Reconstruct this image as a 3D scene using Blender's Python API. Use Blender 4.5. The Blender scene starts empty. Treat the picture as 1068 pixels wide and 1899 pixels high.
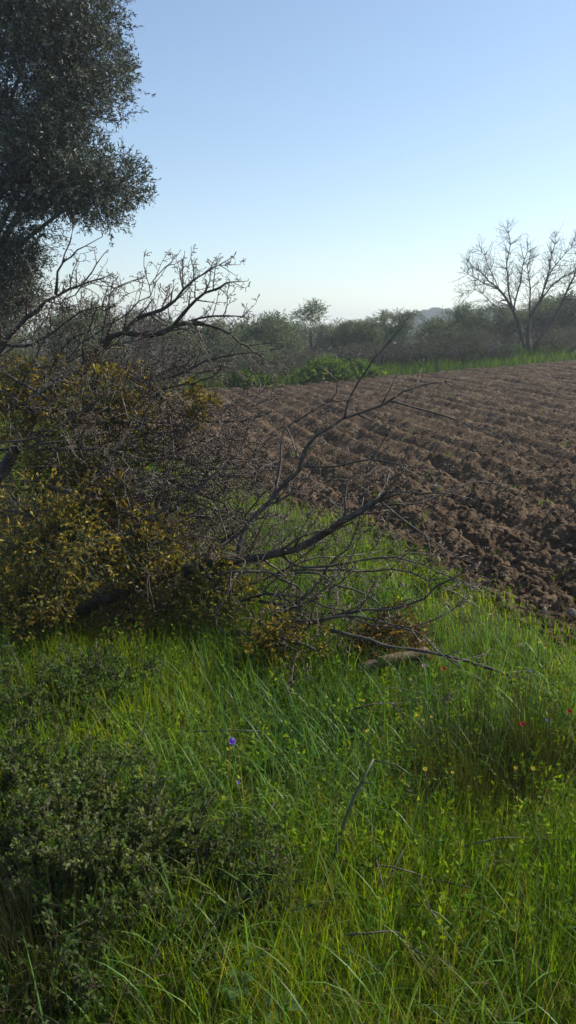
import bpy, math, random
import numpy as np
from mathutils import Vector, noise as mnoise

random.seed(11)
rng = np.random.default_rng(11)
scene = bpy.context.scene
COL = scene.collection
R = math.radians

# ------------------------------------------------------------------ camera
CAM_Z, FPX, CX, CY, PITCH = 1.60, 1520.0, 534.0, 949.5, R(12.2)
cam = bpy.data.cameras.new('camera'); cam_o = bpy.data.objects.new('camera', cam); COL.objects.link(cam_o)
cam_o.location = (0, 0, CAM_Z); cam_o.rotation_euler = (R(90) - PITCH, 0, 0)
cam.sensor_fit = 'VERTICAL'; cam.angle = 2 * math.atan(949.5 / FPX)
cam.clip_start = 0.05; cam.clip_end = 6000
scene.camera = cam_o

# ------------------------------------------------------------------ sky, sun, exposure
SUN_AZ, SUN_EL = R(66), R(38)
w = bpy.data.worlds.new('World'); scene.world = w; w.use_nodes = True
nt = w.node_tree; bg = nt.nodes['Background']
sky = nt.nodes.new('ShaderNodeTexSky'); sky.sky_type = 'NISHITA'; sky.sun_disc = False
sky.sun_elevation = SUN_EL; sky.sun_rotation = SUN_AZ
sky.air_density = 1.0; sky.dust_density = 0.35; sky.ozone_density = 1.3
nt.links.new(sky.outputs[0], bg.inputs[0]); bg.inputs[1].default_value = 0.132
sl = bpy.data.lights.new('sun', 'SUN'); sl.energy = 4.8; sl.angle = R(0.5); sl.color = (1.0, 0.95, 0.86)
so = bpy.data.objects.new('sun', sl); COL.objects.link(so)
sdir = Vector((math.sin(SUN_AZ) * math.cos(SUN_EL), math.cos(SUN_AZ) * math.cos(SUN_EL), math.sin(SUN_EL)))
so.rotation_euler = sdir.to_track_quat('Z', 'Y').to_euler(); so.location = (20, 20, 30)
vs = scene.view_settings
vs.view_transform = 'Standard'; vs.look = 'None'; vs.gamma = 1; vs.use_curve_mapping = False; vs.exposure = 0.32
cy = scene.cycles
cy.use_denoising = True
cy.max_bounces = 6; cy.diffuse_bounces = 3; cy.transmission_bounces = 4; cy.volume_bounces = 1; cy.transparent_max_bounces = 8

# ------------------------------------------------------------------ pixel <-> world, terrain
def ray(px, py):
    dx = (px - CX) / FPX; dy = -(py - CY) / FPX
    return np.array([dx, math.cos(PITCH) + dy * math.sin(PITCH), -math.sin(PITCH) + dy * math.cos(PITCH)])
def P(px, py, d):
    v = ray(px, py); k = d / v[1]
    return np.array([0, 0, CAM_Z]) + v * k
def ss(t, a, b):
    u = np.clip((t - a) / (b - a), 0, 1); return u * u * (3 - 2 * u)
def hash2(i, j, s=0):
    v = np.sin(i * 127.1 + j * 311.7 + s * 74.7) * 43758.5453
    return v - np.floor(v)
def vnoise(x, y, s=0):
    i = np.floor(x); j = np.floor(y); u = x - i; v = y - j
    u = u * u * (3 - 2 * u); v = v * v * (3 - 2 * v)
    return (hash2(i, j, s) * (1 - u) + hash2(i + 1, j, s) * u) * (1 - v) + (hash2(i, j + 1, s) * (1 - u) + hash2(i + 1, j + 1, s) * u) * v
def yfar(x): return 26.7 + 0.47 * np.clip(x, -6, 30) + 0.5 * (vnoise(x * 0.5, x * 0 + 3.3) - 0.5)
def edge_in(x, y):                       # distance inside the ploughed field from its near left edge
    return (x - 1.5) * 0.95 + (y - 4.27) * 0.32 + 0.3 * np.clip(y - 7, 0, 14) + 0.28 * (vnoise(x * 1.3, y * 1.3, 5) - 0.5) + 0.10 * (vnoise(x * 5, y * 5, 6) - 0.5)
def inside(x, y): return np.minimum(edge_in(x, y), yfar(x) - y)
def height(x, y):
    h = 0.055 * np.clip(x + 1, 0, 22) * ss(y, 6, 30)
    h = h + 0.40 * ss(y - yfar(x), 0, 4) * ss(x, -4, 6)
    h = h + 0.05 * (vnoise(x * 0.9, y * 0.9, 1) - 0.5) + 0.25 * (vnoise(x * 0.08, y * 0.08, 2) - 0.5) * ss(y, 40, 80)
    return h
def hz(x, y): return float(height(np.array(float(x)), np.array(float(y))))
def G(px, py):                           # where a pixel's ray meets the ground
    v = ray(px, py); t = 0.5
    for _ in range(4000):
        p = np.array([0, 0, CAM_Z]) + v * t
        if p[2] <= hz(p[0], p[1]): return p
        t *= 1.004
    return p

def HP(px, py, hh):                      # point on a pixel's ray that is hh metres above the ground
    v = ray(px, py); t = 0.5
    for _ in range(4000):
        p = np.array([0, 0, CAM_Z]) + v * t
        if p[2] <= hz(p[0], p[1]) + hh: return p
        t *= 1.003
    return p

# ------------------------------------------------------------------ mesh helpers
def mesh_np(name, V, faces, cols=None, smooth=False):
    V = np.asarray(V, dtype=np.float32); me = bpy.data.meshes.new(name)
    faces = [np.asarray(f, dtype=np.int32) for f in faces if len(f)]
    li = np.concatenate([f.ravel() for f in faces]); tot = np.concatenate([np.full(len(f), f.shape[1], np.int32) for f in faces])
    st = np.concatenate([[0], np.cumsum(tot)[:-1]]).astype(np.int32)
    me.vertices.add(len(V)); me.vertices.foreach_set('co', V.ravel())
    me.loops.add(len(li)); me.loops.foreach_set('vertex_index', li)
    me.polygons.add(len(tot)); me.polygons.foreach_set('loop_start', st)
    if smooth: me.polygons.foreach_set('use_smooth', np.ones(len(tot), dtype=bool))
    me.update(calc_edges=True)
    if cols is not None:
        c = np.ones((len(V), 4), np.float32); c[:, :3] = cols
        a = me.color_attributes.new('Col', 'FLOAT_COLOR', 'POINT'); a.data.foreach_set('color', c.ravel())
    return me
def obj(name, me, mat=None, parent=None, loc=None):
    o = bpy.data.objects.new(name, me); COL.objects.link(o)
    if mat is not None and me is not None and not me.materials: me.materials.append(mat)
    if parent is not None: o.parent = parent
    if loc is not None: o.location = loc
    return o
def tag(o, label=None, cat=None, group=None, kind=None):
    if label: o['label'] = label
    if cat: o['category'] = cat
    if group: o['group'] = group
    if kind: o['kind'] = kind
    return o
def thing(name, loc, label, cat, group=None):
    o = bpy.data.objects.new(name, None); COL.objects.link(o); o.location = [float(c) for c in loc]
    o.empty_display_size = 0.1
    return tag(o, label, cat, group)
def part(name, V, faces, mat, root, cols=None, smooth=False, kind=None):
    V = np.asarray(V, dtype=np.float64) - np.array(tuple((root.parent or root).location))   # parts sit at their thing's origin
    o = obj(name, mesh_np(name, V, faces, cols, smooth), mat, root)
    if kind: o['kind'] = kind
    return o
def copy_tree(o, parent=None):
    c = o.copy(); COL.objects.link(c); c.parent = parent
    for ch in list(o.children): copy_tree(ch, c)
    return c

class Tubes:
    def __init__(s): s.V = []; s.F = []; s.T = []; s.n = 0
    def add(s, pts, rad, sides=4):
        pts = np.asarray(pts, float); n = len(pts); rad = np.asarray(rad, float)
        t = np.empty_like(pts); t[1:-1] = pts[2:] - pts[:-2]; t[0] = pts[1] - pts[0]; t[-1] = pts[-1] - pts[-2]
        t /= np.linalg.norm(t, axis=1)[:, None] + 1e-9
        m = t.mean(0); ref = np.zeros(3); ref[np.argmin(np.abs(m))] = 1
        a = np.cross(t, ref); a /= np.linalg.norm(a, axis=1)[:, None] + 1e-9; b = np.cross(t, a)
        an = np.arange(sides) * 2 * math.pi / sides
        ring = pts[:, None] + rad[:, None, None] * (np.cos(an)[None, :, None] * a[:, None] + np.sin(an)[None, :, None] * b[:, None])
        s.V.append(ring.reshape(-1, 3)); k = s.n
        i = np.arange(n - 1)[:, None] * sides; j = np.arange(sides)[None]; j2 = (j + 1) % sides
        s.F.append(np.stack([k + i + j, k + i + j2, k + i + sides + j2, k + i + sides + j], -1).reshape(-1, 4))
        e = k + (n - 1) * sides
        if sides == 4: s.F.append(np.array([[k + 3, k + 2, k + 1, k], [e, e + 1, e + 2, e + 3]]))
        elif sides == 3: s.T.append(np.array([[k + 2, k + 1, k], [e, e + 1, e + 2]]))
        else:
            for o_, f in ((k, -1), (e, 1)):
                s.T.append(np.array([[o_, o_ + q, o_ + q + 1][::f] for q in range(1, sides - 1)]))
        s.n += n * sides
    def data(s):
        return np.concatenate(s.V), [np.concatenate(s.F) if s.F else [], np.concatenate(s.T) if s.T else []]

def unit(v): v = np.asarray(v, float); return v / (np.linalg.norm(v, axis=-1, keepdims=True) + 1e-9)
def spline(pts, step):
    pts = np.asarray(pts, float)
    q = np.vstack([2 * pts[0] - pts[1], pts, 2 * pts[-1] - pts[-2]]); out = []
    for i in range(1, len(q) - 2):
        p0, p1, p2, p3 = q[i - 1:i + 3]; n = max(2, int(np.linalg.norm(p2 - p1) / step))
        for k in range(n):
            t = k / n
            out.append(0.5 * ((2 * p1) + (-p0 + p2) * t + (2 * p0 - 5 * p1 + 4 * p2 - p3) * t * t + (-p0 + 3 * p1 - 3 * p2 + p3) * t ** 3))
    out.append(q[-2]); return np.array(out)
def rnd(a, b): return random.uniform(a, b)
def rvec(): return unit(np.array([random.gauss(0, 1) for _ in range(3)]))

def leaves(pos, dirv, L, W, col, rolled=None):   # folded pointed leaves: 6 verts, 4 tris-ish (2 quads)
    n = len(pos); d = unit(dirv); r = unit(rng.normal(size=(n, 3))) if rolled is None else rolled
    s = unit(np.cross(d, r)); u = np.cross(s, d)
    L = np.broadcast_to(L, n)[:, None]; W = np.broadcast_to(W, n)[:, None]
    V = np.stack([pos, pos + d * L * 0.5 + s * W * 0.5 + u * W * 0.12, pos + d * L - u * L * 0.12, pos + d * L * 0.5 - s * W * 0.5 + u * W * 0.12], 1)
    b = np.arange(n)[:, None] * 4
    F = np.concatenate([b + np.array([[0, 1, 2]]), b + np.array([[0, 2, 3]])])
    return V.reshape(-1, 3), F, np.repeat(col, 4, axis=0)
def pick_cols(n, pal, jit=0.15):
    pal = np.array(pal, float); c = pal[rng.integers(0, len(pal), n)]
    return np.clip(c * (1 + jit * rng.normal(size=(n, 1))) * (1 + 0.06 * rng.normal(size=(n, 3))), 0.003, 0.9)

# ------------------------------------------------------------------ materials
def new_mat(name):
    m = bpy.data.materials.new(name); m.use_nodes = True; t = m.node_tree
    return m, t, t.nodes['Principled BSDF'], t.nodes['Material Output']
def leaf_mat(name, transl=0.4, rough=0.5, spec=0.4, tint=(1.2, 1.25, 0.6)):
    m, t, p, out = new_mat(name)
    at = t.nodes.new('ShaderNodeAttribute'); at.attribute_name = 'Col'
    t.links.new(at.outputs['Color'], p.inputs['Base Color'])
    p.inputs['Roughness'].default_value = rough; p.inputs['Specular IOR Level'].default_value = spec
    mul = t.nodes.new('ShaderNodeMix'); mul.data_type = 'RGBA'; mul.blend_type = 'MULTIPLY'; mul.inputs[0].default_value = 1
    t.links.new(at.outputs['Color'], mul.inputs[6]); mul.inputs[7].default_value = (*tint, 1)
    tr = t.nodes.new('ShaderNodeBsdfTranslucent'); t.links.new(mul.outputs[2], tr.inputs['Color'])
    mx = t.nodes.new('ShaderNodeMixShader'); mx.inputs[0].default_value = transl
    t.links.new(p.outputs[0], mx.inputs[1]); t.links.new(tr.outputs[0], mx.inputs[2]); t.links.new(mx.outputs[0], out.inputs[0])
    return m
def noise_mat(name, stops, scale=8, rough=0.8, detail=6, bump=0.0, bscale=None, spec=0.3, bdist=0.01):
    m, t, p, out = new_mat(name)
    tc = t.nodes.new('ShaderNodeNewGeometry')
    nz = t.nodes.new('ShaderNodeTexNoise'); nz.inputs['Scale'].default_value = scale; nz.inputs['Detail'].default_value = detail
    nz.inputs['Roughness'].default_value = 0.65
    t.links.new(tc.outputs['Position'], nz.inputs['Vector'])
    cr = t.nodes.new('ShaderNodeValToRGB'); cr.color_ramp.elements[0].position = stops[0][0]; cr.color_ramp.elements[0].color = (*stops[0][1], 1)
    cr.color_ramp.elements[1].position = stops[-1][0]; cr.color_ramp.elements[1].color = (*stops[-1][1], 1)
    for ps, c in stops[1:-1]:
        e = cr.color_ramp.elements.new(ps); e.color = (*c, 1)
    t.links.new(nz.outputs['Fac'], cr.inputs['Fac']); t.links.new(cr.outputs['Color'], p.inputs['Base Color'])
    p.inputs['Roughness'].default_value = rough; p.inputs['Specular IOR Level'].default_value = spec
    if bump:
        n2 = t.nodes.new('ShaderNodeTexNoise'); n2.inputs['Scale'].default_value = bscale or scale * 4; n2.inputs['Detail'].default_value = 8
        t.links.new(tc.outputs['Position'], n2.inputs['Vector'])
        bp = t.nodes.new('ShaderNodeBump'); bp.inputs['Strength'].default_value = bump; bp.inputs['Distance'].default_value = bdist
        t.links.new(n2.outputs['Fac'], bp.inputs['Height']); t.links.new(bp.outputs['Normal'], p.inputs['Normal'])
    return m
M = dict(
    grass=leaf_mat('grass', 0.58, 0.55, 0.12, (1.3, 1.4, 0.25)),
    blade=leaf_mat('broad_blade', 0.42, 0.45, 0.28, (1.3, 1.3, 0.4)),
    olive=leaf_mat('olive_leaf', 0.16, 0.4, 0.5, (1.1, 1.15, 0.6)),
    farleaf=leaf_mat('far_leaf', 0.3, 0.55, 0.35, (1.1, 1.15, 0.6)),
    shrubleaf=leaf_mat('shrub_leaf', 0.45, 0.6, 0.2, (1.3, 1.3, 0.45)),
    mistletoe=leaf_mat('mistletoe_leaf', 0.42, 0.5, 0.35, (1.2, 1.1, 0.4)),
    petal=leaf_mat('petal', 0.45, 0.6, 0.2, (1.1, 1.0, 1.1)),
    soil=noise_mat('soil', [(0.28, (0.044, 0.026, 0.013)), (0.5, (0.092, 0.058, 0.031)), (0.74, (0.19, 0.132, 0.076))], 1.9, 0.95, 8, 1.0, 24, 0.15, 0.05),
    ground=noise_mat('ground', [(0.3, (0.030, 0.028, 0.012)), (0.6, (0.055, 0.058, 0.02)), (0.8, (0.09, 0.075, 0.04))], 3.0, 0.95, 6, 0.6, 30, 0.1, 0.02),
    bark=noise_mat('grey_bark', [(0.35, (0.026, 0.019, 0.013)), (0.55, (0.060, 0.046, 0.034)), (0.74, (0.20, 0.175, 0.14))], 22, 0.7, 6, 0.5, 90, 0.5, 0.004),
    twig=noise_mat('twig_bark', [(0.35, (0.055, 0.036, 0.022)), (0.6, (0.105, 0.076, 0.052)), (0.76, (0.25, 0.21, 0.16))], 9, 0.5, 4, 0.0, None, 0.4),
    oldbark=noise_mat('olive_bark', [(0.3, (0.05, 0.042, 0.035)), (0.7, (0.16, 0.14, 0.12))], 7, 0.9, 8, 0.8, 25, 0.2, 0.03),
    fartwig=noise_mat('far_twig', [(0.3, (0.045, 0.035, 0.030)), (0.7, (0.095, 0.076, 0.066))], 4, 0.8, 3),
    brown=noise_mat('log_bark', [(0.3, (0.05, 0.032, 0.02)), (0.55, (0.13, 0.088, 0.055)), (0.75, (0.27, 0.21, 0.15))], 22, 0.8, 7, 0.7, 70, 0.2, 0.006),
    wood=noise_mat('cut_wood', [(0.3, (0.26, 0.17, 0.09)), (0.7, (0.42, 0.31, 0.18))], 30, 0.8, 5),
    stone=noise_mat('stone', [(0.3, (0.14, 0.11, 0.08)), (0.7, (0.34, 0.29, 0.23))], 18, 0.85, 8, 0.4, 80, 0.2, 0.004),
    green_stem=noise_mat('green_stem', [(0.3, (0.045, 0.06, 0.02)), (0.7, (0.08, 0.10, 0.035))], 12, 0.5, 4),
    hill=noise_mat('hill', [(0.3, (0.04, 0.055, 0.03)), (0.7, (0.075, 0.09, 0.045))], 0.05, 0.95, 6),
)

# ------------------------------------------------------------------ setting: ground, field
def grid_sheet(U, Vv, zf):
    X, Y = U, Vv; Z = zf(X, Y); n, m = X.shape
    V = np.stack([X, Y, Z], -1).reshape(-1, 3)
    i = np.arange(n - 1)[:, None] * m; j = np.arange(m - 1)[None]
    F = np.stack([i + j, i + j + 1, i + m + j + 1, i + m + j], -1).reshape(-1, 4)
    return V, F
ax = np.concatenate([-np.geomspace(600, 8, 26), np.arange(-7.6, 14, 0.22), np.geomspace(14.3, 600, 26)])
ay = np.concatenate([-np.geomspace(600, 3, 20), np.arange(-2.8, 40, 0.25), np.geomspace(40.5, 900, 34)])
X, Y = np.meshgrid(ax, ay)
def gz(x, y): return height(x, y) - 0.32 * ss(inside(x, y), 0.05, 0.5)
V, F = grid_sheet(X, Y, gz)
tag(obj('ground', mesh_np('ground', V, [F], None, True), M['ground']), kind='structure')

def fbm(x, y, s, o=4):
    a, r = 0, 0.5
    for k in range(o):
        a = a + r * vnoise(x * 2 ** k, y * 2 ** k, s + k); r *= 0.5
    return a
def worley(x, y, s):                     # squared distance to, and a random number of, the nearest scattered point
    i0 = np.floor(x); j0 = np.floor(y); best = np.full(np.shape(x), 9.0); val = np.zeros(np.shape(x))
    for a in (-1, 0, 1):
        for b in (-1, 0, 1):
            i = i0 + a; j = j0 + b; dx = i + hash2(i, j, s) - x; dy = j + hash2(i, j, s + 3.1) - y; q = dx * dx + dy * dy
            m_ = q < best; best = np.where(m_, q, best); val = np.where(m_, hash2(i, j, s + 7.7), val)
    return best, val
def field_z(x, y):
    c = x * 0.98 + y * 0.20 + 0.20 * (vnoise(x * 0.5, y * 0.5, 9) - 0.5)
    c = c + 0.10 * (fbm(x * 1.6, y * 1.6, 15) - 0.5)
    row = np.floor(c / 0.50 + 0.5); q = 2 * math.pi * c / 0.50
    f = (0.020 + 0.066 * fbm(x * 0.9 + row * 5.1, y * 0.9, 13)) * np.cos(q) * (0.75 + 0.5 * hash2(row, row * 0, 4)) + 0.012 * np.sin(2 * q)
    wx = x + 0.10 * fbm(x * 6, y * 6, 41, 3); wy = y + 0.10 * fbm(x * 6, y * 6, 47, 3)
    a1, v1 = worley(wx * 7.5, wy * 7.5, 2); a2, v2 = worley(wx * 16, wy * 16, 3); a3, v3 = worley(wx * 34, wy * 34, 5)
    lump = 0.045 * v1 ** 4 * (1 - 1.5 * np.minimum(a1, 0.67)) + 0.042 * v2 ** 2 * (1 - 1.6 * np.minimum(a2, 0.62)) + 0.030 * v3 * (1 - 1.5 * np.minimum(a3, 0.67)) + 0.03 * (fbm(x * 4, y * 4, 81) - 0.5) - 0.03
    i = inside(x, y)
    return height(x, y) - 0.03 + (f + lump) * ss(i, -0.05, 0.35) - 0.16 * (1 - ss(i, -0.08, 0.12))
d = np.geomspace(3.5, 35, 660); tt = np.linspace(-0.48, 0.70, 500)
D, T = np.meshgrid(d, tt, indexing='ij')
V, F = grid_sheet(D * T, D, field_z)
ii = inside(V[:, 0], V[:, 1]); keep = (ii[F] > -0.25).all(1); F = F[keep][:, ::1]
used = np.unique(F); remap = np.zeros(len(V), np.int64); remap[used] = np.arange(len(used))
tag(obj('ploughed_field', mesh_np('ploughed_field', V[used], [remap[F]], None, False), M['soil']), kind='structure')

# base shapes for clods and stones
def ico(sub):
    import bmesh
    bm = bmesh.new(); bmesh.ops.create_icosphere(bm, subdivisions=sub, radius=1)
    v = np.array([q.co[:] for q in bm.verts]); f = np.array([[a.index for a in p.verts] for p in bm.faces]); bm.free(); return v, f
IV1, IF1 = ico(1); IV2, IF2 = ico(2); IV3, IF3 = ico(3)
def lump_verts(v, seed, amp=0.3, fr=1.3):
    return np.array([p * (1 + amp * mnoise.noise(Vector(p * fr) + Vector((seed * 7.3, seed, 0)))) for p in v])
def scatter_lumps(pts, size, flat=0.7, var=8, sink=0.25):
    bank = [lump_verts(IV1, k + 1, 0.55, 1.6) for k in range(var)]; V = []; n = len(pts)
    for k in range(n):
        a = rng.uniform(0, 6.28); c, s_ = math.cos(a), math.sin(a); v = bank[k % var] * np.array([1, rng.uniform(0.6, 1), flat * rng.uniform(0.7, 1.2)]) * size[k]
        v = np.stack([v[:, 0] * c - v[:, 1] * s_, v[:, 0] * s_ + v[:, 1] * c, v[:, 2]], 1)
        V.append(v + pts[k] + np.array([0, 0, size[k] * flat * (0.5 - sink)]))
    F = (np.arange(n)[:, None, None] * len(IV1) + IF1[None]).reshape(-1, 3)
    return np.concatenate(V), F
n = 22000; dd = 3.6 * np.exp(rng.uniform(0, 1.25, n)); xx = dd * rng.uniform(-0.3, 0.75, n)
k = (inside(xx, dd) > -0.16); xx, dd = xx[k][:9000], dd[k][:9000]
sz = rng.gamma(1.5, 0.008, len(xx)) + 0.008; sz = np.minimum(sz, 0.05) * (1.1 - 0.5 * ss(dd, 5, 11))
V, F = scatter_lumps(np.stack([xx, dd, np.maximum(field_z(xx, dd), gz(xx, dd))], 1), sz)
tag(obj('soil_clods', mesh_np('soil_clods', V, [F], None, False), M['soil']), 'loose brown earth clods strewn over the ploughed field', 'soil', kind='stuff')
n = 500; dd = 4.5 * np.exp(rng.uniform(0, 1.9, n)); xx = dd * rng.uniform(-0.2, 0.5, n); k = inside(xx, dd) > 0.05; xx, dd = xx[k], dd[k]
V, F = scatter_lumps(np.stack([xx, dd, field_z(xx, dd)], 1), rng.uniform(0.007, 0.018, len(xx)))
tag(obj('pale_pebbles', mesh_np('pale_pebbles', V, [F]), M['stone']), 'small pale pebbles scattered on the ploughed soil', 'pebbles', kind='stuff')

# ------------------------------------------------------------------ haze


# ------------------------------------------------------------------ branches
def twig(ts, p, d, L, r, lvl, spur=0.05, droop=0.0, kink=0.22, kids=1.0, sides=4, seg=0.05, maxl=2, rm=0.0016):
    n = max(3, int(L / seg)); n = min(n, 14); pts = [p]; d = unit(d)
    for i in range(n):
        d = unit(d + kink * rvec() + np.array([0, 0, -droop])); pts.append(pts[-1] + d * L / n)
    pts = np.array(pts); rad = np.linspace(r, max(r * 0.35, rm), n + 1)
    ts.add(pts, rad, sides)
    for i in range(1, n + 1):
        dv = unit(pts[i] - pts[i - 1])
        if spur and random.random() < 0.6:
            sd = unit(np.cross(dv, rvec())); e = rnd(0.012, 0.032)
            q = pts[i] + unit(dv * 0.5 + sd) * e
            ts.add([pts[i], q], [max(0.0018, rad[i] * 0.5), 0.0026], 3)
        if lvl < maxl and random.random() < kids * (0.55 if lvl else 0.62):
            sd = unit(np.cross(dv, rvec()))
            twig(ts, pts[i], unit(dv * rnd(0.5, 1.1) + sd), L * rnd(0.25, 0.55) * (1.1 - 0.5 * i / n), max(rad[i] * 0.65, rm), lvl + 1, spur, droop, kink, kids * 0.8, 3, seg, maxl, rm)
def limb(ts, tw, pts, r0, r1, dens=7, tl=(0.25, 0.6), droop=0.0, start=0.25, sides=7, maxl=2, kids=1.0, kink=0.22, seg=0.05, jit=0.012, spur=0.05, step=0.07, rm=0.0016):
    s = spline(pts, step); n = len(s)
    s = s + rng.normal(size=s.shape) * jit * np.linspace(0, 1, n)[:, None] * 0.6
    rad = np.linspace(r0, r1, n) * (1 + 0.11 * rng.normal(size=n)); ts.add(s, rad, sides)
    acc = 0
    for i in range(1, n):
        acc += np.linalg.norm(s[i] - s[i - 1]) * dens * (0 if i < start * n else 1)
        while acc > 1:
            acc -= 1; dv = unit(s[i] - s[i - 1]); sd = unit(np.cross(dv, rvec()))
            l = rnd(*tl) * (1.15 - 0.6 * i / n)
            twig(tw, s[i], unit(dv * rnd(0.5, 1.2) + sd + np.array([0, 0, 0.1])), l, max(rm * 1.8, min(rad[i] * 0.55, max(0.007, 2.2 * rm))), 0, spur, droop, kink, kids, 4, seg, maxl, rm)
    dv = unit(s[-1] - s[-2])
    if dens: twig(tw, s[-1], dv, rnd(*tl) * 0.4, r1, 0, spur, droop, kink * 0.7, kids, 4, seg, maxl, rm)
    return s
def px_path(lst): return np.array([P(*q) for q in lst])

BR = []
def cut_branch(label, limbs, group=None, name='cut_branch', cat='branch', mat='bark', **kw):
    """limbs: list of (pixel path with distances, r0, r1, options); the first one is the main limb"""
    if name in ('dry_twig', 'broken_stick'):          # these rest on the grass tips
        limbs = [([(q[0], q[1], float(HP(q[0], q[1], (0.11, 0.15, 0.10, 0.14, 0.09)[i % 5])[1])) for i, q in enumerate(pth)], a * 0.8, b * 0.8, o) for pth, a, b, o in limbs]
    base = P(*limbs[0][0][0]); root = thing(name, base, label, cat, group)
    for k, (path, r0, r1, o) in enumerate(limbs):
        ts = Tubes(); tw = Tubes(); opt = dict(kw); opt.update(o)
        limb(ts, tw, px_path(path), r0, r1, **opt)
        lb = part('limb' if k == 0 else 'side_branch', *ts.data(), M[mat], root, smooth=True)
        if tw.V: part('twigs', *tw.data(), M['twig'], lb, kind='stuff')
    BR.append(root); return root

# the big bowed branch across the middle, with its two upward arms
cut_branch('thick dark bowed branch rising to the right from the heap, forking over the field', [
    ([(120, 1150, 4.45), (192, 1115, 4.4), (235, 1095, 4.38), (280, 1077, 4.36), (325, 1062, 4.34), (370, 1052, 4.32), (430, 1040, 4.3), (513, 1026, 4.26), (563, 1010, 4.24), (601, 990, 4.22), (634, 966, 4.2), (678, 944, 4.18), (706, 927, 4.16)], 0.037, 0.013, dict(start=0.4, dens=13)),
    ([(706, 927, 4.16), (717, 913, 4.15), (783, 911, 4.1), (838, 913, 4.05)], 0.009, 0.003, dict(dens=5, tl=(0.1, 0.25), maxl=1)),
    ([(706, 930, 4.16), (722, 944, 4.12), (788, 993, 4.0), (850, 1035, 3.95)], 0.008, 0.003, dict(dens=5, tl=(0.1, 0.3), maxl=1)),
    ([(690, 940, 4.17), (740, 935, 4.2), (783, 933, 4.22), (855, 900, 4.3), (910, 892, 4.35)], 0.007, 0.0025, dict(dens=4, tl=(0.1, 0.25), maxl=1)),
    ([(426, 1090, 4.3), (440, 1040, 4.32), (450, 990, 4.38), (470, 960, 4.42), (500, 930, 4.46), (534, 890, 4.5), (554, 872, 4.52), (564, 840, 4.54), (584, 810, 4.56), (614, 790, 4.6), (639, 777, 4.62), (684, 757, 4.66), (724, 742, 4.7), (749, 727, 4.72), (784, 715, 4.75), (824, 707, 4.78)], 0.017, 0.004, dict(start=0.3, dens=5, tl=(0.15, 0.4), maxl=1)),
    ([(639, 777, 4.62), (646, 745, 4.62), (664, 710, 4.62), (684, 680, 4.62), (706, 652, 4.62), (734, 620, 4.62), (758, 594, 4.62)], 0.007, 0.0018, dict(dens=3, tl=(0.05, 0.12), maxl=0, start=0.2)),
    ([(720, 743, 4.7), (774, 757, 4.66), (824, 772, 4.62), (874, 795, 4.56), (934, 812, 4.5)], 0.006, 0.002, dict(dens=5, tl=(0.06, 0.2), maxl=0)),
    ([(564, 866, 4.52), (624, 865, 4.48), (684, 852, 4.44), (764, 865, 4.36), (810, 872, 4.3)], 0.006, 0.0025, dict(dens=6, tl=(0.1, 0.3), maxl=1)),
    ([(640, 960, 4.2), (644, 895, 4.3), (684, 860, 4.36), (709, 825, 4.4), (729, 790, 4.42)], 0.007, 0.0025, dict(dens=6, tl=(0.1, 0.25), maxl=1)),
    ([(508, 925, 4.46), (520, 860, 4.6), (526, 800, 4.7), (564, 772, 4.75), (614, 742, 4.8), (629, 710, 4.8), (651, 678, 4.8)], 0.008, 0.0022, dict(dens=6, tl=(0.1, 0.3), maxl=1)),
    ([(520, 1028, 4.26), (560, 1052, 4.2), (645, 1045, 4.15), (733, 1032, 4.1), (810, 1059, 4.02), (890, 1092, 3.95)], 0.008, 0.0025, dict(dens=7, tl=(0.12, 0.35), maxl=1)),
], tl=(0.2, 0.5))
# the tall branch against the sky
cut_branch('tall dark branch fanning out against the sky behind the yellow leaves', [
    ([(-40, 935, 5.2), (20, 850, 5.3), (70, 760, 5.4), (90, 725, 5.45), (125, 707, 5.5), (150, 687, 5.5), (170, 665, 5.5), (195, 632, 5.5), (225, 620, 5.5), (280, 620, 5.5), (320, 607, 5.5), (360, 597, 5.5)], 0.042, 0.014, dict(start=0.4, dens=14)),
    ([(230, 618, 5.5), (255, 590, 5.52), (300, 575, 5.54), (325, 555, 5.56), (355, 520, 5.6), (378, 506, 5.62), (406, 492, 5.64)], 0.014, 0.004, dict(dens=22, tl=(0.13, 0.30), maxl=2, start=0.12, kids=1.0, seg=0.04)),
    ([(320, 606, 5.5), (350, 570, 5.45), (380, 545, 5.42), (408, 532, 5.4), (430, 522, 5.4)], 0.012, 0.004, dict(dens=22, tl=(0.13, 0.30), maxl=2, start=0.12, kids=1.0, seg=0.04)),
    ([(340, 602, 5.5), (370, 590, 5.5), (415, 587, 5.46), (450, 588, 5.42)], 0.011, 0.0035, dict(dens=22, tl=(0.13, 0.30), maxl=2, start=0.12, kids=1.0, seg=0.04)),
    ([(360, 597, 5.5), (410, 610, 5.44), (445, 635, 5.38), (470, 652, 5.32), (500, 670, 5.26)], 0.010, 0.0035, dict(dens=14, tl=(0.15, 0.4), maxl=2)),
    ([(150, 690, 5.48), (215, 690, 5.3), (280, 715, 5.2), (310, 750, 5.1), (350, 775, 5.05), (415, 782, 5.0), (470, 775, 5.0)], 0.018, 0.005, dict(dens=13, tl=(0.2, 0.5))),
    ([(240, 700, 5.3), (300, 705, 5.3), (360, 680, 5.3), (400, 665, 5.3), (450, 655, 5.3), (500, 650, 5.3)], 0.012, 0.004, dict(dens=13, tl=(0.15, 0.4))),
    ([(200, 640, 5.5), (205, 600, 5.55), (202, 560, 5.6), (215, 535, 5.62), (245, 520, 5.65)], 0.007, 0.003, dict(dens=8, tl=(0.12, 0.3), maxl=1)),
], tl=(0.2, 0.5))
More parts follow.
